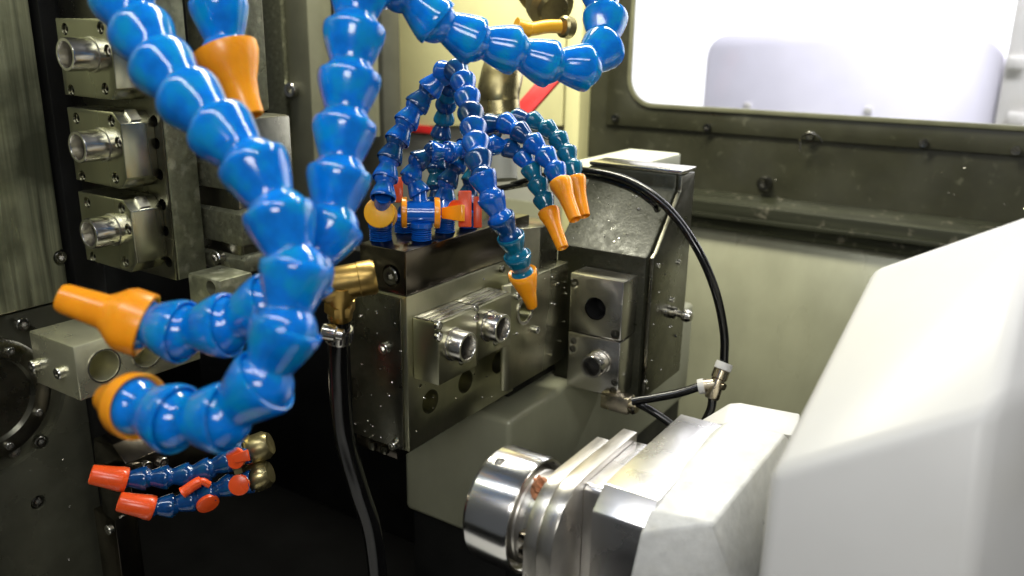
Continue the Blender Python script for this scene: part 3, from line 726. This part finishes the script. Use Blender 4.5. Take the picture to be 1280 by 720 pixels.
# ---- brass elbow with clamp and black hose
be = thing('brass_elbow', 'shiny brass elbow left of the manifold', 'elbow fitting')
a0 = P(466, 346, .555); a1 = P(412, 356, .55)
rE = .0118
lathe('elbow_arm', [(rE * .9, -.002), (rE * .99, 0), (rE * .99, .009), (rE * .96, .0095), (rE * .96, (a1 - a0).length + .004), (rE * .8, (a1 - a0).length + .007), (0, (a1 - a0).length + .007)], a0, a1 - a0, BRASS, be, 32)
e_ = P(426, 354, .551); f_ = P(425, 396, .567)
lathe('elbow_leg', [(rE * .98, -.002), (rE * .98, .008), (rE * .72, .009), (rE * .72, (f_ - e_).length)], e_, f_ - e_, BRASS, be, 32)
lathe('hex_collar', [(rE * .84, 0), (rE * .88, .001), (rE * .88, .008), (rE * .8, .009)], P(425, 376, .56), f_ - e_, BRASS, be, 6)
bh = thing('black_hose', 'thick black rubber hose hanging from the brass elbow', 'hose')
tube('hose_body', [P(425, 392, .566), P(423, 430, .575), P(424, 480, .59), P(430, 545, .61), P(448, 610, .625), P(466, 670, .64), P(476, 760, .66)], .0074, RUBBER, bh, 24)
hc = thing('hose_clamp', 'slotted steel clamp round the top of the black hose', 'hose clamp')
cc_ = P(424, 418, .572); ax = (P(423, 430, .575) - P(425, 400, .567)).normalized()
lathe('clamp_band', [(.0075, -.005), (.0090, -.005), (.0090, .005), (.0075, .005), (.0075, -.005)], cc_, ax, STEEL, hc, 40, caps=False)
RB = frame(ax)
for k in range(14):
    a = 2 * math.pi * k / 14
    d = RB @ Vector((math.cos(a), math.sin(a), 0)); c = cc_ + d * .0090
    tg = ax.cross(d)
    bmq = b_prism([c - tg * .0008 - ax * .0035, c + tg * .0008 - ax * .0030, c + tg * .0008 + ax * .0035, c - tg * .0008 + ax * .003], d * .0005)
    link('band_slot', finish(bmq, 0), DARKHOLE, hc)
sc0 = P(403, 414, .556); sc1 = P(424, 418, .556)
lathe('clamp_screw', [(.0052, 0), (.0058, .001), (.0058, .009), (.004, .010), (.004, .014), (0, .014)], sc0, sc1 - sc0, STEEL, hc, 16)

# ---- black air tubing on the right
rt = 4.3 / F * .70
hose_pts = [(640, 232, .79), (690, 218, .765), (735, 214, .745), (785, 226, .72), (830, 256, .70), (868, 305, .69), (893, 360, .69), (905, 415, .695), (905, 456, .70)]
tag(tube('air_tube', [P(*p) for p in hose_pts], .0036, RUBBER, None, 16), 'black air tube arching over the turret and down to the tee', 'tube')
hose_pts2 = [(600, 240, .80), (680, 226, .775), (735, 220, .752), (785, 234, .727), (815, 252, .715), (822, 262, .725)]
tag(tube('air_tube', [P(*p) for p in hose_pts2], .0030, RUBBER, None, 16), 'thin second black air tube ending under the first arch on the turret', 'tube')
tag(tube('air_tube', [P(878, 482, .705), P(850, 491, .71), P(820, 497, .715), P(790, 502, .72)], .0036, RUBBER, None, 16), 'black air tube running left from the tee to the turret foot', 'tube')
tag(tube('air_tube', [P(891, 490, .70), P(889, 510, .70), P(880, 530, .70), P(868, 560, .69)], .0036, RUBBER, None, 16), 'short black air tube going down from the tee behind the white casing', 'tube')
tag(tube('air_tube', [P(795, 503, .74), P(815, 514, .735), P(838, 530, .73), P(870, 560, .72)], .0034, RUBBER, None, 16), 'black air tube slanting down from the turret foot', 'tube')
te = thing('tee_fitting', 'plated brass tee joining the black air tubes', 'tee fitting')
t0 = P(905, 456, .70); t1 = P(890, 496, .70); tm = t0.lerp(t1, .6); t2 = P(876, 483, .704)
TEEM = mat('nickel_plated_brass', (.50, .44, .33), .3, 1, .15, 90, .06)
lathe('tee_body', [(.0055, .004), (.0068, .005), (.0068, .012), (.0055, .013), (.0062, (t1 - t0).length), (.005, (t1 - t0).length + .002)], t0, t1 - t0, TEEM, te, 20)
lathe('tee_branch', [(.0055, 0), (.0055, (t2 - tm).length)], tm, t2 - tm, TEEM, te, 20)
lathe('release_ring', [(.0042, -.002), (.0068, -.002), (.0072, 0), (.0072, .004), (.006, .0045)], t0, t1 - t0, WHITE, te, 24)
lathe('release_ring', [(.0042, .002), (.0062, .002), (.0064, 0), (.0064, -.003), (.006, -.003)], t2, t2 - tm, WHITE, te, 24)
lathe('tee_screw', [(.003, 0), (.003, .008), (0, .008)], tm, (.8, -.3, 0), TEEM, te, 12)
ft = thing('foot_fitting', 'nickel coloured fitting under the lower square block', 'fitting')
f0 = P(756, 498, .76); f1 = P(790, 506, .745)
box('fitting_body', min(f0.x, f1.x) - .001, max(f0.x, f1.x), f0.y - .008, f0.y + .006, f0.z - .007, f0.z + .009, TEEM, ft, .002)
lathe('fitting_arm', [(.0065, 0), (.007, .002), (.007, .010), (.005, .012), (0, .012)], f1 - Vector((.006, 0, 0)), (1, -.1, -.1), TEEM, ft, 18)

# ================================================================== SUB SPINDLE
S0 = P(672, 645, .50)
sy, sz, sx = S0.y, S0.z, S0.x
ss = thing('sub_spindle', 'sub spindle with polished steel nose and stepped pale slabs', 'spindle')
rn = .0355
nose = lathe('nose_collar', [(0, -.031), (rn * .93, -.031), (rn, -.028), (rn, -.002), (rn * .97, 0), (rn * .93, 0), (rn * .92, -.003), (rn * .86, -.004), (rn * .84, -.008), (0, -.008)], S0, (1, 0, 0), CHROME, ss, 96, 25)
nh = S0 + Vector((-.021, 0, 0)); 
hd = Vector((0, -.30, 1)).normalized()
ang = None
cut(nose, [b_lathe([(.0032, -.004), (.0032, .008)], nh + hd * rn, -hd, 20)])
lathe('neck', [(0, -.007), (rn * .80, -.007), (rn * .80, .000), (rn * .78, .001), (rn * .78, .006), (rn * .82, .007), (rn * .82, .013), (0, .013)], S0, (1, 0, 0), CHROMEB, ss, 96, 25)
def dsec(x0, x1, ztop, yfront, r, zbot, yback, m, name):
    """slab with flat top, rounded front edge; cross-section in the y-z plane"""
    pts = []
    for k in range(17):
        a = math.radians(90 + 90 * k / 16); pts.append((x0, yfront + r + r * math.cos(a), ztop - r + r * math.sin(a)))
    pts += [(x0, yfront, zbot), (x0, yback, zbot), (x0, yback, ztop)]
    return prism(name, pts, (x1 - x0, 0, 0), m, ss, .0007, 2, 25)
def xt(px, py, zz_): return on('z', zz_, px, py)
rS = .036
zs = sz + rS
dsec(sx + .0124, sx + .0208, zs, sy - rS, rS, sz - .12, sy + .049, CHROMEB, 'slab')
dsec(sx + .0210, sx + .0307, zs + .0004, sy - rS - .0004, rS + .0004, sz - .12, sy + .068, CHROMEB, 'slab')
dsec(sx + .0309, sx + .0423, zs - .004, sy - .002, .004, sz - .12, sy + .064, ALU, 'slab')
prism('chamfered_slab', [(sx + .0425, sy, zs), (sx + .0425, sy - .013, zs - .011), (sx + .0425, sy - .0135, zs - .013), (sx + .0425, sy - .0135, sz - .12), (sx + .0425, sy + .110, sz - .12), (sx + .0425, sy + .110, zs)], (.0325, 0, 0), ALU, ss, .0007)
for dz_ in (.006, -.004):
    p = S0 + Vector((.0135, -.030, dz_)); box('drive_key', p.x - .006, p.x, p.y - .003, p.y + .003, p.z - .003, p.z + .003, BLACKST, ss, .0005)
bmc = bmesh.new(); bmesh.ops.create_icosphere(bmc, subdivisions=3, radius=.006)
for v in bmc.verts:
    v.co *= 1 + random.uniform(-.25, .25); v.co.z *= 1.3
bmesh.ops.translate(bmc, verts=bmc.verts, vec=S0 + Vector((.009, -.012, rn * .74)))
tag(link('swarf_clump', finish(bmc, 0), COPPER), 'rusty clump of swarf caught behind the polished collar', 'swarf')
# casing right of the slabs
wcs = thing('spindle_casing', 'white speckled casing between the slabs and the large cover', 'casing')
cs = .45
A = P
def quadhull(name, front, push, m, parent, bevel=.004, extra=()):
    pts = [A(*p) for p in front] + [A(p[0], p[1], p[2]) + Vector(push) for p in front] + list(extra)
    return hull(name, pts, m, parent, bevel, 3)
hull('casing_body', [A(*p) for p in ((909, 526, .535), (982, 542, .52), (890, 540, .53), (842, 597, .475), (812, 634, .450), (892, 654, .432), (800, 668, .442), (925, 690, .455), (960, 632, .50), (1000, 575, .55), (782, 745, .45), (930, 760, .45))]
     + [A(*p) for p in ((905, 560, .62), (1010, 600, .62), (830, 760, .56), (1010, 760, .56))], WHITED, wcs, .003, 3)
hull('casing_ledge', [A(*p) for p in ((872, 528, .585), (912, 504, .60), (925, 503, .603), (1000, 517, .60), (1000, 546, .56), (905, 530, .56))] + [A(*p) for p in ((890, 560, .66), (1000, 570, .66), (905, 580, .60), (1000, 590, .60))], WHITE, wcs, .0015, 2)
cvr = thing('spindle_cover', 'large smooth white cover filling the lower right', 'machine cover')
fr_ = [(1090, 338, .47), (1300, 265, .40), (984, 556, .375), (962, 590, .36), (1243, 512, .325), (1320, 480, .35), (944, 740, .365), (1214, 740, .322), (1330, 740, .365)]
ex_ = [A(1130, 345, .62), A(1320, 290, .60), A(1010, 600, .55), A(1320, 740, .55), A(990, 745, .50)]
hull('cover_body', [A(*p) for p in fr_] + ex_, WHITE, cvr, .006, 4)

# ---- wet glints and chips of swarf stuck to the machine
bms = bmesh.new(); rs = random.Random(3)
def specks(n, f):
    for _ in range(n):
        p = f(rs.random(), rs.random()); r = rs.uniform(.00035, .0009) * (1.6 if rs.random() < .12 else 1)
        q = bmesh.ops.create_icosphere(bms, subdivisions=1, radius=r)
        m_ = Matrix.Rotation(rs.uniform(0, 3), 3, (rs.random(), rs.random(), rs.random()))
        for v in q['verts']:
            c = v.co.copy(); c.x *= rs.uniform(1, 1.1) * 1.7; v.co = m_ @ c + p
L_ = lambda a, b, t: a + (b - a) * t
specks(45, lambda a, b: Vector((XM, L_(YM + .004, yC1 - .004, a), L_(zlo + .004, ZM - .004, b))))
specks(25, lambda a, b: Vector((L_(xcl + .004, XM - .004, a), YM - .0022, L_(zlo, ZM, b))))
specks(18, lambda a, b: Vector((xB + .0052, L_(yT2 + .01, yT3 - .004, a), L_(zKb + .004, zK, b))))
specks(28, lambda a, b: Vector((L_(xLft, xB, a), L_(yT2 + .008, ySl, b), L_(zK + .0035, zTop - .0138, b))))
specks(30, lambda a, b: Vector((XH + .0002, L_(-.05, yh, a), L_(1.0, zc - .01, b))))
specks(25, lambda a, b: Vector((XL + .0002, L_(.0, ye, a), L_(zc, 1.6, b))))
specks(40, lambda a, b: Vector((L_(panl + .04, .35, a), YW - .0002, L_(wallb + .01, seam - .004, b))))
specks(25, lambda a, b: Vector((XR + .0002, L_(yR0 + .004, yR1, a), L_(zlo + .02, ztH, b))))
tag(link('swarf_specks', finish(bms, 0), STEEL), 'tiny bright metal specks and droplets stuck all over the machine faces', 'swarf', None, 'stuff')

# ================================================================== finish: put every Empty at the base of its thing
bpy.context.view_layer.update()
for o in list(col.objects):
    if o.type == 'EMPTY' and not o.parent:
        pts = [c.matrix_world @ Vector(k) for c in o.children for k in c.bound_box]
        lo = Vector([min(p[i] for p in pts) for i in range(3)]); hi = Vector([max(p[i] for p in pts) for i in range(3)])
        b = Vector(((lo.x + hi.x) / 2, (lo.y + hi.y) / 2, lo.z))
        o.location = b
        for c in o.children: c.location -= b

# ================================================================== light
def area(name, loc, target, sx_, sy_, power, colr=(1, 1, 1), spread=180):
    l = bpy.data.lights.new(name, 'AREA'); l.shape = 'RECTANGLE'; l.size = sx_; l.size_y = sy_; l.energy = power; l.color = colr; l.spread = math.radians(spread)
    o = bpy.data.objects.new(name, l); col.objects.link(o); o.location = loc
    d = Vector(target) - Vector(loc); o.rotation_euler = d.to_track_quat('-Z', 'Y').to_euler(); return o
area('machine_lamp', (-.55, .80, 2.10), (-.70, 1.1, 1.3), .6, .10, 17, (1, .97, .80))
area('strip_light', (-.15, -.12, 2.15), (-.25, .45, 1.2), 1.2, .09, 5.6, (.96, .98, 1))
area('door_light', (.50, -.75, 2.0), (.0, .4, 1.25), .55, .3, 7, (1, .98, .95))
area('workshop_lamp', (.6, 3.6, 3.9), (.6, 5.5, 1.4), 4, 1.2, 650, (.98, .98, 1))
area('aisle_lamp', (.4, 2.2, 3.6), (.4, 3.5, 1.0), 2.5, .5, 150, (.98, .98, 1))
W = bpy.data.worlds.new('World'); sc.world = W; W.use_nodes = True
bg = W.node_tree.nodes['Background']; bg.inputs[0].default_value = (.9, .95, 1, 1); bg.inputs[1].default_value = .075

# ================================================================== camera
cd = bpy.data.cameras.new('Camera'); cam = bpy.data.objects.new('Camera', cd); col.objects.link(cam); sc.camera = cam
mw = M3.to_4x4(); mw.translation = CAM; cam.matrix_world = mw
cd.sensor_width = 36; cd.lens = F / 1280 * 36; cd.clip_start = .02; cd.clip_end = 60
cd.dof.use_dof = True; cd.dof.focus_distance = .62; cd.dof.aperture_fstop = 6.8
sc.view_settings.view_transform = 'Standard'; sc.view_settings.look = 'None'; sc.view_settings.exposure = .15; sc.view_settings.gamma = 1
